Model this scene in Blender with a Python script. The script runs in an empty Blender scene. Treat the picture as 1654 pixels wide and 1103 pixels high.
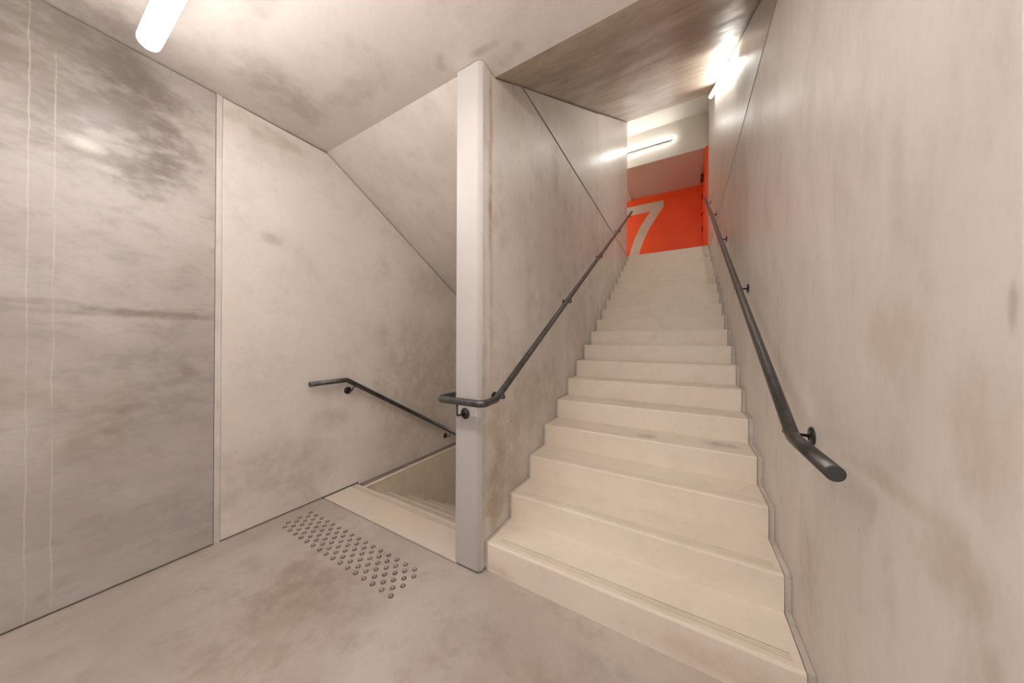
import bpy, bmesh, math, random
from mathutils import Vector, Matrix
random.seed(7)
SC = bpy.context.scene
COL = SC.collection

# ------------------------------------------------------------------ camera
cd = bpy.data.cameras.new('camera'); cam = bpy.data.objects.new('camera', cd); COL.objects.link(cam)
rt = Vector((0.864296, 0.502973, 0.003261)); up = Vector((-0.000937, -0.004873, 0.999988)); fw = Vector((-0.502983, 0.864288, 0.00374))
m = Matrix((rt, up, -fw)).transposed().to_4x4(); m.translation = Vector((0, 0, 1.385185))
cam.matrix_world = m
cd.sensor_width = 36.0; cd.lens = 477.6187/1654*36; cd.clip_start = 0.02
SC.camera = cam

# ------------------------------------------------------------------ world, exposure
W = bpy.data.worlds.new('world'); SC.world = W; W.use_nodes = True
W.node_tree.nodes['Background'].inputs[0].default_value = (0.97, 0.97, 1.0, 1)
W.node_tree.nodes['Background'].inputs[1].default_value = 0.55
SC.view_settings.view_transform = 'Standard'; SC.view_settings.look = 'None'
SC.view_settings.exposure = 0.93; SC.view_settings.gamma = 1.0; SC.view_settings.use_curve_mapping = False
LAMP = 24.5                     # radiance of the tube lamps
LAMP_COL = (1.0, 0.965, 0.93)

# ------------------------------------------------------------------ measures (metres)
R, G = 0.17, 0.2874             # riser, going
Y1 = 1.4867                     # first riser of the flight going up
NST = 19
YE = Y1 + (NST-1)*G             # last riser
Z7 = NST*R                      # upper floor
ZC = 3.0875                     # ceiling
XW = -2.769                     # left wall face
XDL, XD = -1.235, -1.050        # divider wall faces
YP = 1.427                      # end face of the divider wall
XR = 0.420                      # right wall face
YC = 1.578                      # where the ceiling breaks into the rising soffit
SL = R/G
YD = 1.75                       # first nosing of the flight going down
def zup(y): return ZC + SL*(y-YC)
def zdn(y): return ZC - SL*(y-1.45)

# ------------------------------------------------------------------ helpers
def srgb(r, g, b):
    f = lambda c: ((c/255+0.055)/1.055)**2.4 if c/255 > 0.04045 else c/255/12.92
    return (f(r), f(g), f(b), 1)
def add_box(bm, x0, x1, y0, y1, z0, z1):
    v = [bm.verts.new((x, y, z)) for x in (x0, x1) for y in (y0, y1) for z in (z0, z1)]
    for f in ((0,1,3,2), (4,6,7,5), (0,4,5,1), (2,3,7,6), (0,2,6,4), (1,5,7,3)):
        bm.faces.new([v[i] for i in f])
def add_prism(bm, poly, a0, a1, axis='x', dark_faces=()):
    """poly in the other two coordinates, extruded from a0 to a1 along axis"""
    def P(a, q):
        return (a, q[0], q[1]) if axis == 'x' else ((q[0], a, q[1]) if axis == 'y' else (q[0], q[1], a))
    A = [bm.verts.new(P(a0, q)) for q in poly]; B = [bm.verts.new(P(a1, q)) for q in poly]
    n = len(poly)
    bm.faces.new(A); bm.faces.new(B[::-1])
    for i in range(n):
        f = bm.faces.new((A[i], B[i], B[(i+1) % n], A[(i+1) % n]))
        if i in dark_faces: f.material_index = 1  # listed faces take the second, darker material
def add_tube(bm, pts, r, seg=20, cap=True, rb=0.0, nb=8):
    """round tube along a path; inner corners rounded with radius rb (list or number)"""
    P = [Vector(p) for p in pts]; Q = [P[0]]
    for i in range(1, len(P)-1):
        rr = rb[i] if isinstance(rb, (list, tuple)) else rb
        a, b = (P[i-1]-P[i]), (P[i+1]-P[i])
        if rr <= 0: Q.append(P[i]); continue
        a.normalize(); b.normalize()
        ang = a.angle(b); d = min(rr/math.tan(ang/2), (P[i-1]-P[i]).length*.49, (P[i+1]-P[i]).length*.49)
        s, e = P[i]+a*d, P[i]+b*d
        for k in range(nb+1):
            t = k/nb; Q.append(s*(1-t)**2 + P[i]*2*t*(1-t) + e*t*t)
    Q.append(P[-1])
    rings = []; t0 = (Q[1]-Q[0]).normalized()
    n = t0.orthogonal().normalized()
    for i, q in enumerate(Q):
        if i == 0: t = (Q[1]-Q[0]).normalized(); sc = 1; 
        elif i == len(Q)-1: t = (Q[-1]-Q[-2]).normalized()
        else: t = ((Q[i]-Q[i-1]).normalized() + (Q[i+1]-Q[i]).normalized()).normalized()
        n = (n - t*n.dot(t)).normalized(); b = t.cross(n)
        rings.append([bm.verts.new(q + n*r*math.cos(2*math.pi*k/seg) + b*r*math.sin(2*math.pi*k/seg)) for k in range(seg)])
    for A, B in zip(rings, rings[1:]):
        for k in range(seg): bm.faces.new((A[k], A[(k+1) % seg], B[(k+1) % seg], B[k])).smooth = True
    if cap: bm.faces.new(rings[0][::-1]); bm.faces.new(rings[-1])
def add_lathe(bm, prof, origin, axis, seg=28):
    """prof: (distance along axis, radius) pairs"""
    o = Vector(origin); t = Vector(axis).normalized(); n = t.orthogonal().normalized(); b = t.cross(n)
    rings = [[bm.verts.new(o + t*h + n*r*math.cos(2*math.pi*k/seg) + b*r*math.sin(2*math.pi*k/seg)) for k in range(seg)] for h, r in prof]
    for A, B in zip(rings, rings[1:]):
        for k in range(seg): bm.faces.new((A[k], A[(k+1) % seg], B[(k+1) % seg], B[k])).smooth = True
    bm.faces.new(rings[0][::-1]); bm.faces.new(rings[-1])
def obj(name, bm, mat, parent=None, bevel=0.0, extra=None):
    bmesh.ops.recalc_face_normals(bm, faces=bm.faces[:])
    me = bpy.data.meshes.new(name); bm.to_mesh(me); bm.free(); me.materials.append(mat)
    if extra: me.materials.append(extra)
    o = bpy.data.objects.new(name, me); COL.objects.link(o); o.parent = parent
    if bevel:
        md = o.modifiers.new('bevel', 'BEVEL'); md.width = bevel; md.segments = 2; md.limit_method = 'ANGLE'; md.angle_limit = 0.6
    return o
def box(name, b, mat, parent=None, bevel=0.0):
    bm = bmesh.new(); add_box(bm, *b); return obj(name, bm, mat, parent, bevel)
def prism(name, poly, a0, a1, mat, parent=None, axis='x', bevel=0.0):
    bm = bmesh.new(); add_prism(bm, poly, a0, a1, axis); return obj(name, bm, mat, parent, bevel)
def struct(o): o['kind'] = 'structure'; return o
def tag(o, label, cat, group=None):
    o['label'] = label; o['category'] = cat
    if group: o['group'] = group
    return o
def thing(name, label, cat, loc=(0, 0, 0), group=None):
    o = bpy.data.objects.new(name, None); COL.objects.link(o); o.location = loc
    bpy.context.view_layer.update()
    return tag(o, label, cat, group)
def keep(o, parent):                                   # parent without moving
    o.parent = parent; o.matrix_parent_inverse = Matrix.Translation(-parent.location); return o

# ------------------------------------------------------------------ materials
class NT:
    def __init__(s, name):
        s.m = bpy.data.materials.new(name); s.m.use_nodes = True; s.t = s.m.node_tree
        s.b = s.t.nodes['Principled BSDF']; s.pos = s.t.nodes.new('ShaderNodeNewGeometry').outputs['Position']
    def n(s, typ, ins=None, **kw):
        nd = s.t.nodes.new(typ)
        for k, v in kw.items(): setattr(nd, k, v)
        for k, v in (ins or {}).items():
            if hasattr(v, 'is_output') or isinstance(v, bpy.types.NodeSocket): s.t.links.new(v, nd.inputs[k])
            else: nd.inputs[k].default_value = v
        return nd
    def map(s, scale): return s.n('ShaderNodeVectorMath', {0: s.pos, 1: scale}, operation='MULTIPLY').outputs[0]
    def noise(s, scale, sc=1.0, detail=5, rough=0.55, dist=0.0, off=0.0):
        v = s.map(scale)
        if off: v = s.n('ShaderNodeVectorMath', {0: v, 1: (off, off*1.7, off*.6)}, operation='ADD').outputs[0]
        return s.n('ShaderNodeTexNoise', {'Vector': v, 'Scale': sc, 'Detail': detail, 'Roughness': rough, 'Distortion': dist}).outputs['Fac']
    def rng(s, v, a, b, c=0.0, d=1.0): return s.n('ShaderNodeMapRange', {'Value': v, 'From Min': a, 'From Max': b, 'To Min': c, 'To Max': d}, interpolation_type='SMOOTHSTEP').outputs[0]
    def mul(s, a, b): return s.n('ShaderNodeMath', {0: a, 1: b}, operation='MULTIPLY').outputs[0]
    def add(s, a, b): return s.n('ShaderNodeMath', {0: a, 1: b}, operation='ADD').outputs[0]
    def mix(s, f, a, b, mode='MIX'):
        nd = s.t.nodes.new('ShaderNodeMix'); nd.data_type = 'RGBA'; nd.blend_type = mode
        for i, v in ((0, f), (6, a), (7, b)):
            if isinstance(v, bpy.types.NodeSocket): s.t.links.new(v, nd.inputs[i])
            else: nd.inputs[i].default_value = v
        return nd.outputs[2]
    def blob(s, c, r, wob):
        """mask: 1 inside an ellipsoid round c, fading to 0 at its rim, edge broken by wob (vector)"""
        v = s.n('ShaderNodeVectorMath', {0: s.pos, 1: tuple(c)}, operation='SUBTRACT').outputs[0]
        v = s.n('ShaderNodeVectorMath', {0: v, 1: tuple(1/q for q in r)}, operation='MULTIPLY').outputs[0]
        v = s.n('ShaderNodeVectorMath', {0: v, 1: wob}, operation='ADD').outputs[0]
        l = s.n('ShaderNodeVectorMath', {0: v}, operation='LENGTH').outputs['Value']
        return s.rng(l, 1.1, 0.25)
    def out(s, col, rough, bump=None, dist=0.002, strength=0.5):
        s.t.links.new(col, s.b.inputs['Base Color']) if isinstance(col, bpy.types.NodeSocket) else setattr(s.b.inputs['Base Color'], 'default_value', col)
        s.t.links.new(rough, s.b.inputs['Roughness']) if isinstance(rough, bpy.types.NodeSocket) else setattr(s.b.inputs['Roughness'], 'default_value', rough)
        if bump is not None:
            bp = s.n('ShaderNodeBump', {'Height': bump, 'Strength': strength, 'Distance': dist})
            s.t.links.new(bp.outputs[0], s.b.inputs['Normal'])
        return s.m

def concrete(name, light, mid, dark, stretch=(1, 1, 1), stains_glints=(), lines=(), rough=(0.28, 0.55), seed=0.0, cloud=1.3, contrast=1.0, bump=0.5, pores=0.5, amount=1.0):
    """cast concrete: clouds, fine mottling, pores; stains = (centre, radii, colour, amount); lines = (y, colour, amount, width, axis)"""
    s = NT(name)
    big = s.noise(stretch, cloud, 5, 0.6, 0.3, seed+1)
    med = s.noise(stretch, cloud*4.2, 6, 0.65, 0.0, seed+5)
    fin = s.noise(stretch, 38, 4, 0.7, 0, seed+9)
    col = s.mix(s.mul(s.rng(big, 0.36, 0.66), contrast), mid, light)
    col = s.mix(s.mul(s.rng(med, 0.46, 0.80), 0.6*contrast), col, dark)
    col = s.mix(s.mul(s.rng(fin, 0.45, 0.75), 0.14), col, dark)
    wn = s.n('ShaderNodeTexNoise', {'Vector': s.map(tuple(q*2.6 for q in stretch)), 'Scale': 1.6, 'Detail': 5, 'Roughness': 0.65})
    wob = s.n('ShaderNodeVectorMath', {0: wn.outputs['Color'], 1: (0.5, 0.5, 0.5)}, operation='SUBTRACT').outputs[0]
    wob = s.n('ShaderNodeVectorMath', {0: wob, 'Scale': 1.7}, operation='SCALE').outputs[0]
    brk = s.rng(s.noise(stretch, 9, 3, 0.7, 0, seed+3), 0.3, 0.62, 0.35, 1.0)
    for c, r, cc, am in stains_glints:
        col = s.mix(s.mul(s.mul(s.blob(c, r, wob), brk), am*amount), col, cc)
    if lines:
        sp = s.n('ShaderNodeSeparateXYZ', {0: s.pos})
        wz = s.noise((1, 1, 3.0), 2.0, 3, 0.6, 0, seed+13)
        for y0, cc, am, w, ax in lines:
            along = s.noise((4, 4, 0.8) if ax == 'Y' else (0.8, 3, 4), 2.2, 4, 0.7, 0, seed+17+y0)
            d = s.add(sp.outputs[ax], s.mul(s.add(wz, -0.5), 0.022 if ax == 'Y' else 0.12))
            d = s.n('ShaderNodeMath', {0: s.add(d, -y0)}, operation='ABSOLUTE').outputs[0]
            col = s.mix(s.mul(s.mul(s.rng(d, w, w*0.1), s.rng(along, 0.36, 0.58)), am), col, cc)
    vor = s.n('ShaderNodeTexVoronoi', {'Vector': s.pos, 'Scale': 9.0, 'Randomness': 1.0})
    pr = s.n('ShaderNodeTexNoise', {'Vector': s.pos, 'Scale': 5.0}).outputs['Fac']
    pore = s.mul(s.rng(vor.outputs['Distance'], 0.04, 0.015), s.rng(pr, 0.52, 0.6))
    col = s.mix(s.mul(pore, pores), col, tuple(q*0.35 for q in dark[:3])+(1,))
    rg = s.rng(s.noise(stretch, cloud*2.3, 4, 0.6, 0.0, seed+21), 0.25, 0.75, rough[0], rough[1])
    h = s.add(s.mul(med, 0.6), s.mul(fin, 0.3))
    h = s.add(h, s.mul(pore, -1.0))
    return s.out(col, rg, h, 0.004, bump)

def C(r, g, b, k=0.36, up=8):                                # mix towards grey and lighten a little
    y = 0.3*r+0.59*g+0.11*b
    return srgb(*(min(238, q+(y-q)*k+up) for q in (r, g, b)))
V = (1.0, 1.0, 0.30)            # cast in standing forms: marks run upwards
H = (0.6, 0.6, 1.5)
BR, BRD, GR, WH, OR = C(168,138,108), C(128,108,90), C(140,126,112), C(232,222,208), C(205,165,130)
M_left = concrete('concrete_left_wall', C(190,178,168), C(172,158,147), C(136,120,109), (0.7, 0.7, 1.25), seed=2, cloud=1.6,
    stains_glints=[((XW, 0.36, 2.65), (9, 0.36, 0.5), C(118,98,86), 0.85), ((XW, 0.45, 2.5), (9, 0.22, 0.3), C(112,90,78), 0.5), ((XW, -0.3, 3.0), (9, 0.9, 0.9), C(120,102,88), 0.85),
            ((XW, 0.05, 2.95), (9, 0.5, 0.35), GR, 0.5), ((XW, 0.50, 1.12), (9, 0.30, 0.42), GR, 0.6), ((XW, 0.60, 1.2), (9, 0.05, 0.05), C(140,114,96), 0.5), ((XW, 0.33, 1.0), (9, 0.05, 0.035), C(140,114,96), 0.5), ((XW, 0.30, 0.88), (9, 0.05, 0.03), C(140,114,96), 0.5),
            ((XW, 0.22, 0.92), (9, 0.2, 0.35), C(146,124,104), 0.55), ((XW, 0.40, 1.55), (9, 0.5, 0.035), C(130,112,98), 0.8),
            ((XW, 0.35, 0.45), (9, 0.55, 0.5), C(160,144,136), 0.3), ((XW, -0.05, 1.15), (9, 0.2, 0.14), C(158,130,98), 0.55), ((XW, 0.62, 0.25), (9, 0.2, 0.25), C(150,140,140), 0.5),
            ((XW, 0.21, 2.44), (9, 0.09, 0.05), WH, 0.5)],  # white patch paints the lamp's reflection into the wall colour
    lines=[(0.055, WH, 0.28, 0.004, 'Y'), (0.125, WH, 0.33, 0.004, 'Y'), (1.585, C(120,102,88), 0.3, 0.03, 'Z')])
M_left2 = concrete('concrete_left_wall_far', C(226,212,200), C(215,200,186), C(184,168,150), (0.8, 0.8, 0.8), seed=14, cloud=1.1, contrast=0.8,
    stains_glints=[((XW, 1.05, 2.18), (9, 0.10, 0.06), C(150,134,112), 0.5), ((XW, 1.5, 0.7), (9, 0.25, 0.12), C(160,140,120), 0.4), ((XW, 1.1, 0.35), (9, 0.5, 0.4), C(168,152,142), 0.5),
            ((XW, 1.0, 2.98), (9, 0.35, 0.10), C(170,150,116), 0.5), ((XW, 2.6, 0.8), (9, 0.9, 1.0), C(168,148,122), 0.5), ((XW, 2.7, 2.1), (9, 0.6, 0.3), C(176,156,130), 0.4)])
M_low = concrete('concrete_lower_wall', C(232,212,180), C(222,202,170), C(196,176,146), seed=22, cloud=1.8)
M_ceil = concrete('concrete_ceiling', C(230,217,205), C(218,204,192), C(190,172,158), (1, 1, 1), seed=31, cloud=0.9, contrast=0.8, rough=(0.35, 0.6),
    stains_glints=[((-1.30, 1.34, ZC), (0.05, 0.05, 9), GR, 0.28), ((-1.26, 1.3, ZC), (0.04, 0.03, 9), GR, 0.28), ((-0.95, 1.50, ZC), (0.09, 0.06, 9), GR, 0.28), ((-0.84, 1.47, ZC), (0.05, 0.05, 9), GR, 0.28),
            ((-1.0, 1.4, ZC), (0.12, 0.04, 9), C(170,152,136), 0.7), ((-2.4, 0.95, ZC), (0.30, 0.35, 9), C(170,148,134), 0.6), ((-1.8, 0.62, ZC), (0.3, 0.1, 9), C(184,166,148), 0.5),
            ((-2.6, 0.25, ZC), (0.3, 0.25, 9), C(176,158,150), 0.6), ((-1.95, 1.2, ZC), (0.4, 0.12, 9), C(186,168,152), 0.5)])
M_sofd = concrete('concrete_falling_soffit', C(222,207,193), C(210,195,180), C(186,168,150), (1.3, 1, 1), seed=40, cloud=2.0, contrast=0.8)
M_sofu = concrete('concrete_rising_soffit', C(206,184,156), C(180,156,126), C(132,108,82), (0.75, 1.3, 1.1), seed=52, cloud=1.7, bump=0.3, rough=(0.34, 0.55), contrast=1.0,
    stains_glints=[((-0.4, 2.4, 3.6), (0.8, 0.8, 9), C(128,104,78), 0.5), ((-0.2, 5.4, 5.4), (1.5, 0.28, 9), C(150,128,100), 0.7), ((-0.5, 4.2, 4.6), (1.2, 0.12, 9), C(200,184,160), 0.6)])
M_div = concrete('concrete_divider_wall', C(224,213,203), C(210,198,186), C(172,155,138), (0.8, 0.8, 0.7), seed=63, cloud=1.5, rough=(0.33, 0.41), contrast=1.0, bump=0.12, amount=0.8,
    stains_glints=[((XD, 1.53, 2.45), (9, 0.028, 0.8), srgb(168,128,84), 0.95), ((XD, 1.545, 1.6), (9, 0.03, 0.7), C(176,140,100), 0.5), ((XD, 1.62, 0.45), (9, 0.16, 0.35), C(138,114,88), 0.85), ((XD, 1.8, 0.65), (9, 0.35, 0.6), C(164,136,104), 0.6),
            ((XD, 1.6, 0.85), (9, 0.12, 0.25), C(184,146,108), 0.6), ((XD, 2.3, 1.0), (9, 0.5, 0.35), C(160,142,118), 0.6), ((XD, 1.46, 0.9), (9, 0.05, 1.2), C(160,142,124), 0.6),
            ((XD, 2.6, 3.0), (9, 0.12, 0.3), C(150,136,120), 0.4), ((XD, 3.3, 1.7), (9, 0.5, 0.5), C(176,160,138), 0.5)])
M_divu = concrete('concrete_divider_upper', C(220,212,202), C(210,201,191), C(182,169,156), (0.55, 0.55, 0.8), seed=71, cloud=1.2, rough=(0.30, 0.37), contrast=0.7, bump=0.15)
M_right = concrete('concrete_right_wall', C(222,209,197), C(210,195,181), C(182,165,146), (1.3, 1.3, 0.6), seed=84, cloud=1.2, rough=(0.36, 0.46), contrast=0.9, bump=0.25, amount=0.75,
    stains_glints=[((XR, 1.05, 1.40), (9, 0.16, 0.14), C(190,158,124), 0.6), ((XR, 0.80, 1.25), (9, 0.10, 0.16), C(194,160,128), 0.6), ((XR, 0.87, 0.98), (9, 0.14, 0.12), C(172,146,110), 0.65), ((XR, 1.1, 1.05), (9, 0.22, 0.035), C(176,150,112), 0.7),
            ((XR, 0.80, 0.75), (9, 0.10, 0.3), C(170,146,114), 0.6), ((XR, 1.6, 0.5), (9, 0.2, 0.3), C(162,138,112), 0.55), ((XR, 0.75, 1.44), (9, 0.010, 0.05), C(140,124,114), 0.6),
            ((XR, 2.0, 1.2), (9, 0.25, 0.6), C(176,158,134), 0.5), ((XR, 1.02, 1.75), (9, 0.05, 0.25), C(178,158,130), 0.5), ((XR, 1.3, 2.2), (9, 0.4, 0.5), C(180,164,142), 0.4)])
M_rightu = concrete('concrete_right_upper', C(214,204,191), C(202,190,175), C(168,153,135), (0.55, 0.55, 0.8), seed=95, cloud=1.4, rough=(0.31, 0.38), contrast=0.7, bump=0.15)
M_end = concrete('smooth_end_face', C(184,173,167), C(177,165,158), C(162,148,141), (1, 1, 0.4), seed=101, cloud=0.9, contrast=0.5, pores=0.1, bump=0.15, rough=(0.45, 0.6))
M_floor = concrete('polished_floor', C(192,174,158), C(176,157,141), C(146,124,106), (1, 1, 1), seed=110, cloud=1.5, rough=(0.3, 0.5), bump=0.3,
    stains_glints=[((-1.85, 0.85, 0), (0.45, 0.3, 9), C(150,120,98), 0.75), ((-1.6, 0.5, 0), (0.5, 0.3, 9), C(160,134,114), 0.6), ((-0.5, 1.0, 0), (0.4, 0.25, 9), C(162,132,110), 0.5),
            ((-2.3, 0.2, 0), (0.3, 0.3, 9), C(168,148,132), 0.5), ((-1.45, 1.0, 0), (0.15, 0.15, 9), C(160,140,124), 0.5)])
M_step = concrete('precast_step', C(238,218,192), C(232,210,184), C(212,186,160), (1, 1, 1), seed=120, cloud=1.6, contrast=0.7, pores=0.25, bump=0.2, rough=(0.42, 0.6),
    stains_glints=[((-0.25, 2.45, 0.68), (0.10, 0.07, 0.02), C(168,150,140), 0.8), ((0.22, 2.5, 0.68), (0.14, 0.08, 0.02), C(164,146,138), 0.8), ((-0.95, 1.5, 0.02), (0.15, 0.3, 0.05), C(204,172,136), 0.6),
            ((0.15, 1.48, 0.06), (0.3, 0.2, 0.08), C(206,172,136), 0.5), ((0.0, 1.52, 0.17), (1.2, 0.035, 0.02), C(220,196,156), 0.5), ((0, 1.8, 0.34), (1.2, 0.035, 0.02), C(220,196,156), 0.5)])
M_stepd = concrete('precast_threshold', C(222,203,180), C(214,194,170), C(196,172,146), seed=131, cloud=1.4, contrast=0.7, pores=0.2, bump=0.2, rough=(0.45, 0.6),
    stains_glints=[((-2.0, 1.6, 0), (0.45, 0.14, 0.05), C(224,192,154), 0.7)])
M_string = concrete('precast_string', C(210,194,178), C(196,180,164), C(158,142,126), seed=140, cloud=3, rough=(0.5, 0.7))
M_ledge = concrete('brown_ledge', C(150,130,112), C(138,118,100), C(116,98,82), seed=145, cloud=3)  # ledge top, darker and browner than its edge strip
M_joint = concrete('joint_mortar', C(214,202,192), C(204,190,180), C(180,164,152), (1, 1, .5), seed=150, cloud=3, pores=0.1)
M_gap = concrete('recessed_core', C(122,108,92), C(106,92,78), C(80,68,56), seed=160, cloud=3, pores=0)
M_white = concrete('white_painted_concrete', C(222,216,202), C(216,209,194), C(202,194,178), seed=170, cloud=1.0, contrast=0.4, pores=0.05, bump=0.1, rough=(0.4, 0.5))
M_upceil = concrete('upper_landing_ceiling', C(206,194,182), C(200,186,172), C(190,176,160), seed=175, cloud=1.0, contrast=0.4, pores=0.05, bump=0.1, rough=(0.45, 0.6))
def paint(name, c, c2, rg=0.45):
    s = NT(name); n = s.noise((1, 1, 1), 1.5, 4); g = s.noise((1, 1, 1), 120, 2)
    return s.out(s.mix(s.rng(n, 0.35, 0.65), c, c2), rg, g, 0.001, 0.2)
M_red = paint('orange_red_paint', srgb(246,92,36), srgb(240,84,32))
M_seven = paint('pale_grey_number_paint', C(204,190,166), C(194,178,154), 0.5)
def metal(name, c, c2, rg=(0.28, 0.42), met=0.75):
    s = NT(name); n = s.noise((1, 1, 1), 14, 5); f = s.noise((8, 8, 8), 30, 3)
    s.b.inputs['Metallic'].default_value = met
    return s.out(s.mix(s.rng(n, 0.38, 0.65), c, c2), s.rng(n, 0.35, 0.65, rg[0], rg[1]), f, 0.0005, 0.15)
M_rail = metal('blackened_steel_tube', C(74,72,72), C(96,92,90))
M_brk = metal('black_steel_bracket', C(38,38,40), C(58,56,56), (0.35, 0.5), 0.5)
M_cap = metal('dark_end_cap', C(58,56,56), C(66,62,60), (0.5, 0.6), 0.3)
M_stud = metal('steel_stud', srgb(176,164,156), srgb(190,178,168), (0.4, 0.55), 0.3)
M_studr = metal('stud_rim', srgb(110,100,98), srgb(130,118,114), (0.35, 0.5), 0.6)
M_fix = paint('lamp_housing_grey', C(150,146,138), C(160,156,148), 0.4)
M_black = paint('black_door_hardware', C(28,26,26), C(36,34,34), 0.4)
def glow(name, c, k):
    m = bpy.data.materials.new(name); m.use_nodes = True; b = m.node_tree.nodes['Principled BSDF']
    b.inputs['Base Color'].default_value = (0.9, 0.9, 0.9, 1)
    b.inputs['Emission Color'].default_value = (*c, 1); b.inputs['Emission Strength'].default_value = k; return m
M_glow = glow('lit_tube_diffuser', LAMP_COL, LAMP)
M_glow3 = glow('fill_tube_diffuser_rear', LAMP_COL, LAMP*0.45)
M_glow2 = glow('lit_tube_diffuser_upper', (1.0, 0.985, 0.95), LAMP*0.42)
M_glow5 = glow('fill_tube_diffuser_landing', (1.0, 0.97, 0.92), LAMP*0.85)
M_glow4 = glow('lit_tube_diffuser_beam', (1.0, 0.985, 0.95), LAMP*0.38)

# ================================================================== SETTING
# ---- floor of the lobby
fl = struct(box('floor', (XW-0.2, XR+0.2, -2.6, YP+0.0, -0.25, 0), M_floor))
struct(box('floor', (XDL, XR, YP, Y1+0.02, -0.25, -0.0005), M_floor))     # short piece under the divider and before the first riser
# ---- left wall: core with recessed joints, two big panels, a mortar joint between
wl = struct(prism('wall_left', [(-2.6, -0.25), (7.5, -0.25), (7.5, ZC+0.2), (-2.6, ZC+0.2)], XW-0.25, XW-0.009, M_gap))
bm = bmesh.new(); add_box(bm, XW-0.009, XW, -2.6, 0.7235, 0.009, ZC-0.006); obj('concrete_panel', bm, M_left, wl, 0.004)
bm = bmesh.new(); add_prism(bm, [(0.7585, 0.009), (1.765, 0.009), (1.765, -0.019), (6.0, -0.019), (6.0, zdn(6.0)-0.012), (1.455, ZC-0.012), (0.7585, ZC-0.006)], XW-0.009, XW); obj('concrete_panel', bm, M_left2, wl, 0.004)
bm = bmesh.new(); add_box(bm, XW-0.009, XW-0.003, 0.7255, 0.7565, 0.0, ZC); obj('joint_filler', bm, M_joint, wl)
# wall of the stair below the lobby floor, standing proud under a narrow ledge
wlow = struct(prism('wall_left', [(1.75, -0.03), (9.2, -0.03), (9.2, -3.6), (1.75, -3.6)], XW-0.015, -2.674, M_low))
bm = bmesh.new(); add_box(bm, XW-0.012, -2.700, 1.752, 7.3, -0.03, -0.022); obj('ledge', bm, M_ledge, wlow)
bm = bmesh.new(); add_box(bm, -2.700, -2.668, 1.752, 7.3, -0.03, -0.018); obj('ledge_edge', bm, M_step, wlow, 0.003)

# ---- divider wall between the two flights
core = [(YP+0.012, -3.5), (YE, -3.5), (YE, zup(YE)-0.002), (YC, ZC-0.002), (YP+0.012, ZC-0.002)]
wd = struct(prism('wall_middle', core, XDL, XD-0.010, M_low))
ZG0, ZG1 = 3.305, 3.232                                      # floor-level joint
def zg(y): return ZG0 + (ZG1-ZG0)*(y-1.94)/(6.5-1.94)
YJ, gp = 4.15, 0.004
y_x = YC + (3.30-ZC)/SL                                       # where joint meets soffit
M_core2 = M_gap
bm = bmesh.new(); add_prism(bm, [(YP+0.012, 0), (YE-0.002, 0), (YE-0.002, zup(YE)-0.004), (YC, ZC-0.003), (YP+0.012, ZC-0.003)], XD-0.010, XD-0.008); obj('recessed_backing', bm, M_gap, wd)
def panel(poly, x0, x1, mat, par): 
    bm = bmesh.new(); add_prism(bm, poly, x0, x1); return obj('concrete_panel', bm, mat, par, 0.002)
d = 0.014
panel([(YP+0.018, 0.012), (YJ-gp*.3, 0.012), (YJ-gp*.3, zg(YJ)-0.011), (y_x, zg(y_x)-0.011), (YC+d, ZC), (YC-0.01, ZC-0.004), (YP+0.018, ZC-0.004)], XD-0.008, XD, M_div, wd)
panel([(YJ+gp*.3, 0.5), (YE, 0.5), (YE, zg(YE)-0.010), (YJ+gp*.3, zg(YJ)-0.011)], XD-0.008, XD, M_div, wd)
panel([(y_x+0.035, zg(y_x)+0.011), (YJ-gp*.3, zg(YJ)+0.011), (YJ-gp*.3, zup(YJ)-0.03)], XD-0.008, XD, M_divu, wd)
panel([(YJ+gp*.3, zg(YJ)+0.011), (YE, zg(YE)+0.010), (YE, zup(YE)-0.012), (YJ+gp*.3, zup(YJ)-0.022)], XD-0.008, XD, M_divu, wd)
# smooth pale end face of the divider, chamfered towards the stairs, a shadow gap at its foot
bm = bmesh.new(); add_prism(bm, [(XDL, YP), (XD-0.024, YP), (XD-0.001, YP+0.018), (XD-0.001, YP+0.0165+0.0), (XD-0.001, YP+0.020), (XDL, YP+0.020)], 0.016, ZC-0.004, 'z'); obj('end_face', bm, M_end, wd, 0.002)
bm = bmesh.new(); add_box(bm, XDL+0.004, XD-0.014, YP+0.006, YP+0.02, 0.0, 0.016); obj('foot_gap', bm, M_gap, wd)
# tie hole plug and pin holes
bm = bmesh.new(); add_lathe(bm, [(-0.004, 0.030), (0.003, 0.030), (0.003, 0.025), (0.0005, 0.022)], (XD, 1.985, 2.297), (1, 0, 0)); obj('tie_hole_plug', bm, M_joint, wd)
for y, z, r in ((3.526, 2.298, .012), (4.757, 2.287, .012), (1.80, 0.83, .006)):
    bm = bmesh.new(); add_lathe(bm, [(-0.004, r), (0.0006, r)], (XD, y, z), (1, 0, 0), 12); obj('tie_hole', bm, M_gap, wd)

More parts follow.
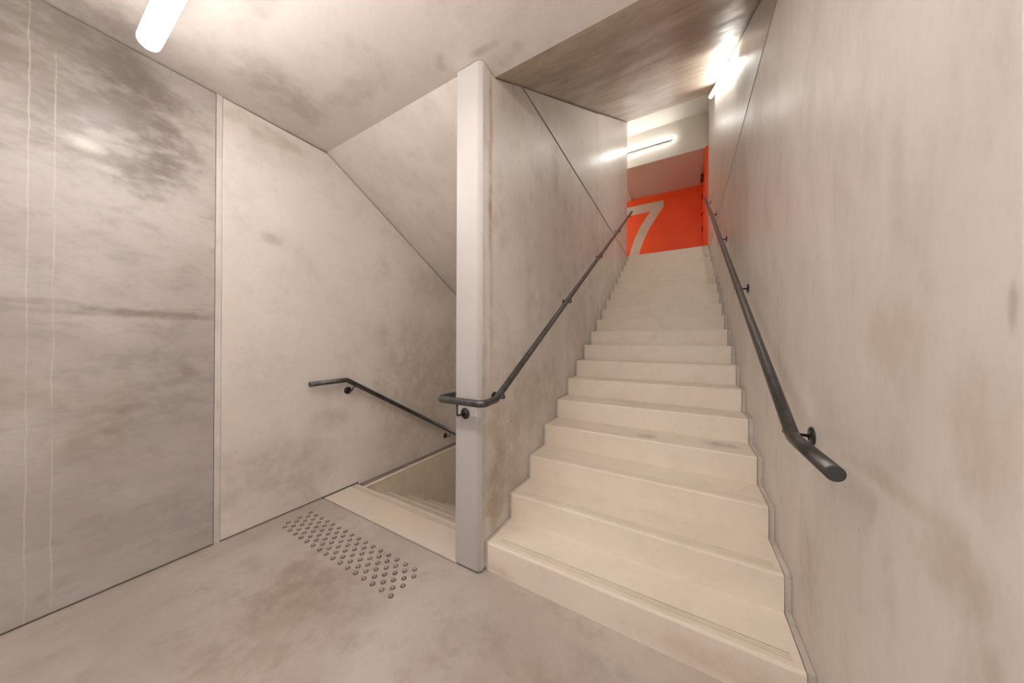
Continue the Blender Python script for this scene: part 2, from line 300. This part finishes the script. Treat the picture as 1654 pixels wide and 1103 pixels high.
# ---- right wall
YT = 7.12
wr = struct(prism('wall_right', [(-2.6, -0.25), (YT, -0.25), (YT, zup(YE)+0.004), (YE, zup(YE)-0.002), (YC, ZC-0.002), (-2.6, ZC-0.002)], XR+0.012, XR+0.25, M_gap))
ZR0, ZR1 = 3.195, 3.215
def zr(y): return ZR0 + (ZR1-ZR0)*(y-2.0)/4.6
YJ2, YV, YA = 4.04, 1.50, 0.732
y_r = YC + (ZR0-ZC)/SL
panel([(-2.6, 0.01), (YA-0.001, 0.01), (YA-0.001, ZC-0.004), (-2.6, ZC-0.004)], XR+0.0015, XR+0.012, M_right, wr)
panel([(YA+0.001, 0.01), (YT, 0.01), (YT, zr(YT)-0.010), (y_r, zr(y_r)-0.011), (YC, ZC-0.004), (YA+0.001, ZC-0.004)], XR, XR+0.012, M_right, wr)
panel([(y_r+0.035, zr(y_r)+0.011), (YJ2-0.001, zr(YJ2)+0.011), (YJ2-0.001, zup(YJ2)-0.028)], XR, XR+0.012, M_rightu, wr)
panel([(YJ2+0.001, zr(YJ2)+0.011), (YT, zr(YT)+0.010), (YT, zup(YE)-0.008), (YE, zup(YE)-0.012), (YJ2+0.001, zup(YJ2)-0.022)], XR, XR+0.012, M_rightu, wr)

# ---- ceilings
struct(box('ceiling', (XW-0.2, XDL+0.09, -2.6, 1.452, ZC, ZC+0.3), M_ceil))
struct(box('ceiling', (XDL+0.09, XR+0.2, -2.6, YC, ZC, ZC+0.3), M_ceil))
struct(prism('ceiling', [(YC, ZC), (YE+0.01, zup(YE+0.01)), (YE+0.01, zup(YE+0.01)+0.3), (YC, ZC+0.45)], XDL, XR+0.2, M_sofu))
struct(prism('ceiling', [(1.452, ZC), (7.4, zdn(7.4)), (7.4, zdn(7.4)+0.3), (1.452, ZC+0.3)], XW-0.2, XDL-0.001, M_sofd))
ZT = zup(YE)
YF, ZF, YB = 7.16, 5.372, 8.8
struct(box('ceiling', (-3.4, XR+0.2, YE+0.01, YF+0.02, ZT+0.006, ZT+0.3), M_white))
struct(box('trim_1', (-3.4, XR+0.2, YF, YF+0.3, ZF, ZT+0.006), M_white))             # downstand beam that carries a lamp
struct(box('ceiling', (-3.4, XR+0.2, YF+0.3, YB, ZF, ZF+0.3), M_upceil))
struct(box('ceiling', (-3.4, XR+0.2, YF+0.001, YF+0.3, ZF-0.001, ZF), M_upceil))
# ---- upper landing
struct(box('floor', (-3.4, XR, YE+G, YB, Z7-0.25, Z7), M_step))
struct(box('floor', (-3.4, XDL, YE, YE+G, Z7-0.25, Z7), M_step))
wb = struct(box('wall_back', (-3.4, XR+0.2, YB, YB+0.2, Z7-0.1, ZF+0.2), M_red))
struct(box('wall_upper_left', (-3.6, -3.4, YE, YB+0.2, Z7-0.3, ZT+0.3), M_white))
struct(box('wall_upper_front', (-3.4, XDL-0.002, YE-0.15, YE, Z7-0.2, ZT+0.3), M_white))
XS = 0.372
ws = struct(box('wall_upper_right', (XS, XR+0.25, YT+0.002, 7.62, Z7, ZF), M_red))
struct(box('wall_upper_right', (XS, XR+0.25, 8.62, YB, Z7, ZF), M_red))
struct(box('wall_upper_right', (XS, XR+0.25, 7.62, 8.62, 5.30, ZF), M_red))
dr = struct(box('door_1', (XS+0.015, XS+0.06, 7.66, 8.58, Z7+0.004, 5.27), M_red, None, 0.002))
bm = bmesh.new()
for b in ((XS-0.004, XS+0.06, 7.622, 7.66, Z7, 5.30), (XS-0.004, XS+0.06, 8.58, 8.618, Z7, 5.30), (XS-0.004, XS+0.06, 7.66, 8.58, 5.27, 5.299)): add_box(bm, *b)
obj('door_frame', bm, M_red, dr)
bm = bmesh.new(); add_box(bm, XS-0.045, XS+0.014, 7.95, 8.25, 5.17, 5.235); add_box(bm, XS-0.03, XS-0.022, 8.2, 8.5, 5.20, 5.215); obj('door_closer', bm, M_black, dr, 0.003)
for z in (4.86, 4.08):
    bm = bmesh.new(); add_box(bm, XS-0.006, XS+0.016, 8.44, 8.47, z, z+0.12); obj('hinge', bm, M_black, dr, 0.002)
bm = bmesh.new(); add_lathe(bm, [(0, .024), (.008, .024)], (XS+0.014, 7.74, 4.25), (-1, 0, 0), 16); add_tube(bm, [(XS+0.01, 7.74, 4.25), (XS-0.045, 7.74, 4.25), (XS-0.045, 7.87, 4.25)], .009, 10, rb=.015); obj('door_handle', bm, M_black, dr)
bm = bmesh.new(); add_lathe(bm, [(0, .02), (.006, .02)], (XS+0.014, 7.74, 4.14), (-1, 0, 0), 16); obj('lock', bm, M_black, dr)

# ---- lobby behind the viewer: unseen wall, its opening widened to admit fill daylight
wf = bmesh.new()
for b in ((XW-0.2, XR+0.25, -2.8, -2.6, 2.9, ZC+0.3), (XW-0.2, -2.6, -2.8, -2.6, -0.25, 2.9), (0.25, XR+0.25, -2.8, -2.6, -0.25, 2.9)): add_box(wf, *b)
struct(obj('wall_front', wf, M_white))
# ---- foot of the lower flight
NL = 19
YL = YD + NL*G
struct(box('floor', (XW-0.2, XDL, YL-G, 9.2, -NL*R-0.25, -NL*R), M_floor))
struct(box('wall_lower_end', (XW-0.2, XDL, 9.2, 9.4, -NL*R, 0.5), M_low))
struct(box('ceiling', (XW-0.2, XDL, 7.4, 9.4, zdn(7.4), zdn(7.4)+0.3), M_sofd))

# ================================================================== STAIRS
XA, XB = -1.029, 0.391
def step_mesh(k, xa, xb, y0, z1, mat, parent, grooves=True, depth=G):
    """one precast step: eased nosing and three fine anti-slip grooves that stop short of its ends"""
    z0 = z1 - R - 0.06; c = 0.010
    nose = [(y0, z0), (y0, z1-c), (y0+c*0.3, z1-c*0.3), (y0+c, z1)]
    full = nose + [(y0+depth, z1), (y0+depth, z0)]
    gv = []
    for a, w in ((0.040, .0035), (0.052, .0035), (0.065, .007)): gv += [(y0+a, z1), (y0+a+.0003, z1-.005), (y0+a+w-.0003, z1-.005), (y0+a+w, z1)]
    mid = nose + gv + [(y0+depth, z1), (y0+depth, z0)]
    bm = bmesh.new(); e0, e1 = xa+0.055, xb-0.03
    add_prism(bm, full, xa, e0); add_prism(bm, mid, e0, e1, 'x', (5, 9, 13)); add_prism(bm, full, e1, xb)
    o = obj('step', bm, mat, None, 0, M_gap); return keep(o, parent)
def zigzag(n, y0, z0, up=1, depth=0.12, dy=0.0, top=0.0):
    """side view of a stepped string"""
    P = []
    for k in range(n):
        if up > 0: P += [(y0+k*G+dy, z0+k*R+top), (y0+k*G+dy, z0+(k+1)*R+top)]
        else: P += [(y0+k*G+dy, z0-k*R+top), (y0+k*G+dy, z0-(k+1)*R+top)]
    return P
st = thing('staircase', 'pale precast concrete staircase climbing between two walls to the red wall', 'stairs', ((XA+XB)/2, Y1, 0))
for k in range(1, NST+1): step_mesh(k, XA, XB, Y1+(k-1)*G, k*R, M_step, st)
for xa, xb, dy in ((XD+0.0015, XA-0.0025, 0.004), (XB+0.004, XR-0.0005, 0.012)):
    P = zigzag(NST, Y1, 0, 1, dy=dy, top=-0.002); P[0] = (P[0][0], 0.0)
    P += [(YE+G, NST*R-0.002), (YE+G, NST*R-0.25), (Y1+G, 0.0)]
    bm = bmesh.new(); add_prism(bm, P, xa, xb); keep(obj('string', bm, M_string, None, 0.002), st)

sd = thing('staircase', 'pale precast concrete staircase going down behind the end of the dividing wall', 'stairs', (-1.95, YD, 0))
# threshold slab let into the floor
bm = bmesh.new()
pr = [(YP+0.012, -0.2), (YP+0.012, 0.001), (YD-0.070, 0.001)]
for a in (0.068, 0.054, 0.040): pr += [(YD-a, 0.001), (YD-a+.0004, -.004), (YD-a+.0050, -.004), (YD-a+.0054, 0.001)]
pr += [(YD-0.008, 0.001), (YD, -0.009), (YD, -0.2)]
add_prism(bm, pr, XW+0.004, XDL-0.001, 'x', (4, 8, 12)); keep(obj('threshold_slab', bm, M_stepd, None, 0, M_gap), sd)
for k in range(1, NL):
    y0 = YD + (k-1)*G; z1 = -k*R; y1 = y0+G
    pr = [(y0+0.001, z1-0.23), (y0+0.001, z1)]
    for a in (0.068, 0.054, 0.040): pr += [(y1-a, z1), (y1-a+.0004, z1-.005), (y1-a+.0056, z1-.005), (y1-a+.006, z1)]
    pr += [(y1-0.009, z1), (y1, z1-0.009), (y1, z1-0.23)]
    bm = bmesh.new(); add_prism(bm, pr, -2.672, XDL-0.001, 'x', (3, 7, 11)); keep(obj('step', bm, M_stepd, None, 0, M_gap), sd)

# ================================================================== HANDRAILS
RT = 0.0212
def bracket(parent, wall, rail, nrm):
    """wall: point on wall, rail: rail axis, nrm: direction wall -> room; arm goes out level, then up to the rail"""
    w = Vector(wall); r = Vector(rail); n = Vector(nrm)
    out = w + n*abs((r-w).dot(n))
    bm = bmesh.new(); top = r + (out-r).normalized()*RT*0.8
    add_tube(bm, [w+n*0.004, out, top], 0.0058, 12, rb=0.014)
    a = keep(obj('bracket', bm, M_brk), parent)
    bm = bmesh.new(); add_lathe(bm, [(0.0, 0.034), (0.004, 0.034), (0.006, 0.032), (0.006, 0.010), (0.009, 0.009)], w, n)
    for q in range(3):
        t = n.orthogonal().normalized(); b = n.cross(t); an = q*2.094+.5
        add_lathe(bm, [(0.006, 0.004), (0.0085, 0.003)], w + t*0.022*math.cos(an) + b*0.022*math.sin(an), n, 8)
    ro = obj('rosette', bm, M_brk); ro.parent = a; ro.matrix_parent_inverse = Matrix.Translation(-parent.location)
    ro.matrix_parent_inverse = a.matrix_parent_inverse.inverted() @ Matrix.Translation(-parent.location)
def cap(parent, p, ax):
    bm = bmesh.new(); add_lathe(bm, [(-0.002, RT-.001), (0.0012, RT-0.0005), (0.002, RT-0.003)], p, ax, 24); keep(obj('end_cap', bm, M_cap), parent)
nu = Vector((0, -SL, 1)).normalized()
# right wall
xr, yb, zb = 0.337, 1.420, 1.050
hr = thing('handrail', 'black steel handrail on the right wall with a short level end nearest the viewer', 'handrail', (xr, 1.1, zb))
yt = 6.55
bm = bmesh.new(); add_tube(bm, [(xr, 1.08, zb), (xr, yb, zb), (xr, yt, zb+SL*(yt-yb))], RT, 24, rb=0.03); keep(obj('rail', bm, M_rail), hr)
cap(hr, (xr, 1.08, zb), (0, -1, 0)); cap(hr, (xr, yt, zb+SL*(yt-yb)), (0, 1, SL))
for y in (1.540, 2.835, 4.15, 5.46, 6.50):
    rz = zb+SL*(y-yb)-0.086; c = Vector((xr, y, rz)); rail = c + nu*(0.086*nu.z)
    bracket(hr, (XR, y, rz), rail, (-1, 0, 0))
# divider wall, wrapping round its end face
xd, y2, z2, yf, xl = -0.970, 1.478, 1.046, 1.350, -1.308
hd = thing('handrail', 'black steel handrail on the dividing wall, wrapping round its end face at hip height', 'handrail', (xd, y2, z2))
yt = 6.74
ydn = 1.60; yend = 6.6
bm = bmesh.new(); add_tube(bm, [(xd, yt, z2+SL*1.01*(yt-y2)), (xd, y2, z2), (xd, yf, z2-.008), (xl, yf, z2-.008), (xl, ydn, z2-.008), (xl, yend, z2-.008-SL*(yend-ydn))], RT, 24, rb=[0, .03, .045, .045, .03, 0], nb=10); keep(obj('rail', bm, M_rail), hd)
cap(hd, (xd, yt, z2+SL*1.01*(yt-y2)), (0, 1, SL))
for y in (1.579, 2.836, 4.125, 5.44, 6.60):
    rz = z2+SL*1.01*(y-y2)-0.070; c = Vector((xd, y, rz)); rail = c + nu*(0.070*nu.z)
    bracket(hd, (XD, y, rz), rail, (1, 0, 0))
bracket(hd, (-1.160, YP, 0.950), (-1.160, yf, z2-.008), (0, -1, 0))
nd = Vector((0, SL, 1)).normalized()
for y in (1.75, 3.0, 4.3, 5.6):
    rz = z2-.008-SL*(y-ydn)-0.07; c = Vector((xl, y, rz)); bracket(hd, (XDL, y, rz), c+nd*(0.07*nd.z), (-1, 0, 0))
# left wall, going down
x3, y3, z3 = -2.700, 1.600, 1.034
hl = thing('handrail', 'thin black handrail on the far left wall sloping down the lower stairs', 'handrail', (x3, y3, z3))
bm = bmesh.new(); add_tube(bm, [(x3, 1.285, z3-.004), (x3, y3, z3), (x3, 6.6, z3-SL*(6.6-y3))], RT, 24, rb=0.03); keep(obj('rail', bm, M_rail), hl)
cap(hl, (x3, 1.285, z3-.004), (0, -1, 0)); cap(hl, (x3, 6.6, z3-SL*(6.6-y3)), (0, 1, -SL))
for y in (1.648, 2.985, 4.3, 5.6):
    rz = z3-SL*(y-y3)-0.080; c = Vector((x3, y, rz)); bracket(hl, (XW if rz > 0 else -2.674, y, rz), c+nd*(0.080*nd.z), (1, 0, 0))

# ================================================================== LAMPS
def tube_lamp(a, b, r, label, base_dir, gap, mat, arms=(0.25, 0.75), group=None, light_shield=True):
    """a tube diffuser with end caps, carried by short arms that reach the surface gap away in base_dir"""
    a, b, n = Vector(a), Vector(b), Vector(base_dir).normalized(); t = (b-a).normalized(); L = (b-a).length
    o = thing('tube_lamp', label, 'lamp', (a+b)/2 + n*gap, group)
    bm = bmesh.new()
    prof = [(0.0, r*0.55), (r*0.15, r*0.82), (r*0.45, r*0.97), (r*0.8, r), (L-r*0.8, r), (L-r*0.45, r*0.97), (L-r*0.15, r*0.82), (L, r*0.55)]
    add_lathe(bm, prof, a, t, 28); keep(obj('diffuser', bm, mat), o)
    u = t.cross(n).normalized(); bm = bmesh.new(); vs = []
    for q in ((r*0.6, L-r*0.6) if light_shield else ()):                       # added shield that keeps tube light off the surface behind
        vs.append([bm.verts.new(a + t*q + u*(r*x) + n*(r*z)) for x, z in ((-.92, .35), (-.92, .75), (-.6, 1.15), (.6, 1.15), (.92, .75), (.92, .35), (.5, .88), (-.5, .88))])
    if light_shield: A, B = vs
    for i in range(8 if light_shield else 0): bm.faces.new((A[i], A[(i+1) % 8], B[(i+1) % 8], B[i]))
    for V in vs: bm.faces.new((V[0], V[1], V[2], V[7])); bm.faces.new((V[2], V[3], V[6], V[7])); bm.faces.new((V[3], V[4], V[5], V[6]))
    if light_shield: keep(obj('light_shield', bm, M_fix), o)
    for q in arms:
        bm = bmesh.new(); c = a + t*L*q
        add_tube(bm, [c + n*r*0.9, c + n*gap], 0.009, 10); add_lathe(bm, [(-0.006, 0.028), (0, 0.028)], c+n*gap, n, 20)
        keep(obj('mounting_arm', bm, M_fix), o)
    return o
tube_lamp((-2.305, 0.352, 2.865), (0.15, 0.352, 2.865), 0.040, 'lit white tube lamp hanging under the lobby ceiling at the left', (0, 0, 1), ZC-2.865, M_glow, (0.3, 0.8))
tube_lamp((-1.4, -1.3, 2.865), (0.30, -1.3, 2.865), 0.05, 'added fill tube lamp under the lobby ceiling behind the viewer', (0, 0, 1), ZC-2.865, M_glow3, (0.3, 0.8))  # unseen lamp added as fill for the lobby walls
ya, yz_ = 3.38, 5.60
tube_lamp((0.362, ya, zup(ya)-0.185), (0.362, yz_, zup(yz_)-0.185), 0.027, 'lit white tube lamp slanting along the top of the right wall above the stairs', (1, 0, 0), XR-0.362, M_glow2, (0.05, 0.40, 0.75), None, False)
tube_lamp((-0.195, YF-0.07, 5.745), (-1.695, YF-0.07, 5.745), 0.032, 'lit white tube lamp on the beam above the top of the stairs', (0, 1, 0), 0.07, M_glow4, (0.2, 0.8))
cp = thing('ceiling_box', 'small white ceiling box at the left end above the red wall', 'ceiling box', (-1.6, 8.45, ZF))
bm = bmesh.new(); add_box(bm, -1.95, -1.255, 8.12, 8.785, ZF-0.035, ZF-0.001); keep(obj('housing', bm, M_white, None, 0.003), cp)
bm = bmesh.new(); add_box(bm, -1.92, -1.285, 8.15, 8.755, ZF-0.038, ZF-0.035); keep(obj('cover', bm, M_white), cp)
tube_lamp((-3.3, 7.95, ZF-0.12), (-2.0, 7.95, ZF-0.12), 0.04, 'added tube lamp under the upper landing ceiling, unseen round the corner', (0, 0, 1), 0.12, M_glow5, (0.2, 0.8))  # added out of view to brighten the red wall
tube_lamp((-2.5, 7.9, -0.53), (-1.4, 7.9, -0.53), 0.045, 'added tube lamp, out of view at the foot of the lower stairs', (0, 0, 1), 0.097, M_glow, (0.3, 0.7))  # unseen, added to brighten the lower stairwell

# ================================================================== NUMBER 7
sv = [(-1.74, 5.18), (-0.472, 5.18), (-0.472, 5.01), (-0.585, 4.855), (-0.698, 4.68), (-0.785, 4.545), (-0.863, 4.401), (-0.927, 4.268), (-0.981, 4.127), (-1.032, 3.985), (-1.074, 3.845), (-1.118, 3.66), (-1.150, 3.46), (-1.165, 3.26),
      (-1.425, 3.26), (-1.405, 3.48), (-1.368, 3.67), (-1.319, 3.862), (-1.275, 4.025), (-1.222, 4.186), (-1.166, 4.33), (-1.101, 4.464), (-1.03, 4.60), (-0.948, 4.731), (-0.863, 4.855), (-0.785, 4.95), (-1.74, 4.93)]
o7 = prism('number', sv, YB-0.0035, YB-0.0005, M_seven, None, 'y')
tag(o7, 'large pale grey number 7 painted on the orange red wall', 'number')

# ================================================================== TACTILE STUDS
tp = thing('tactile_paving', 'staggered field of small round steel studs in the floor before the descending stairs', 'tactile paving', (-2.0, 1.166, 0))
bs = bmesh.new()
add_lathe(bs, [(0, .0150), (.002, .0148), (.0045, .0128), (.0045, .0075), (.0038, .0068)], (0, 0, 0), (0, 0, 1), 18)
bmesh.ops.recalc_face_normals(bs, faces=bs.faces[:])
ms = bpy.data.meshes.new('stud'); ms.materials.append(M_studr); ms.materials.append(M_stud)
bs.faces.ensure_lookup_table()
for f in bs.faces:
    if f.calc_center_median().xy.length < 0.009 and f.normal.z > 0.3: f.material_index = 1
bs.to_mesh(ms); bs.free()
for j in range(6):
    y = 1.260 - j*0.0394
    for i in range(16):
        x = -2.618 + i*0.0800 + (0.038 if j % 2 else 0.0)
        o = bpy.data.objects.new('stud', ms); COL.objects.link(o); o.parent = tp
        o.location = (x+2.0+random.uniform(-.001, .001), y+0.0045*(x+2.6)-1.166, 0); o.rotation_euler = (0, 0, random.uniform(0, 6.28))
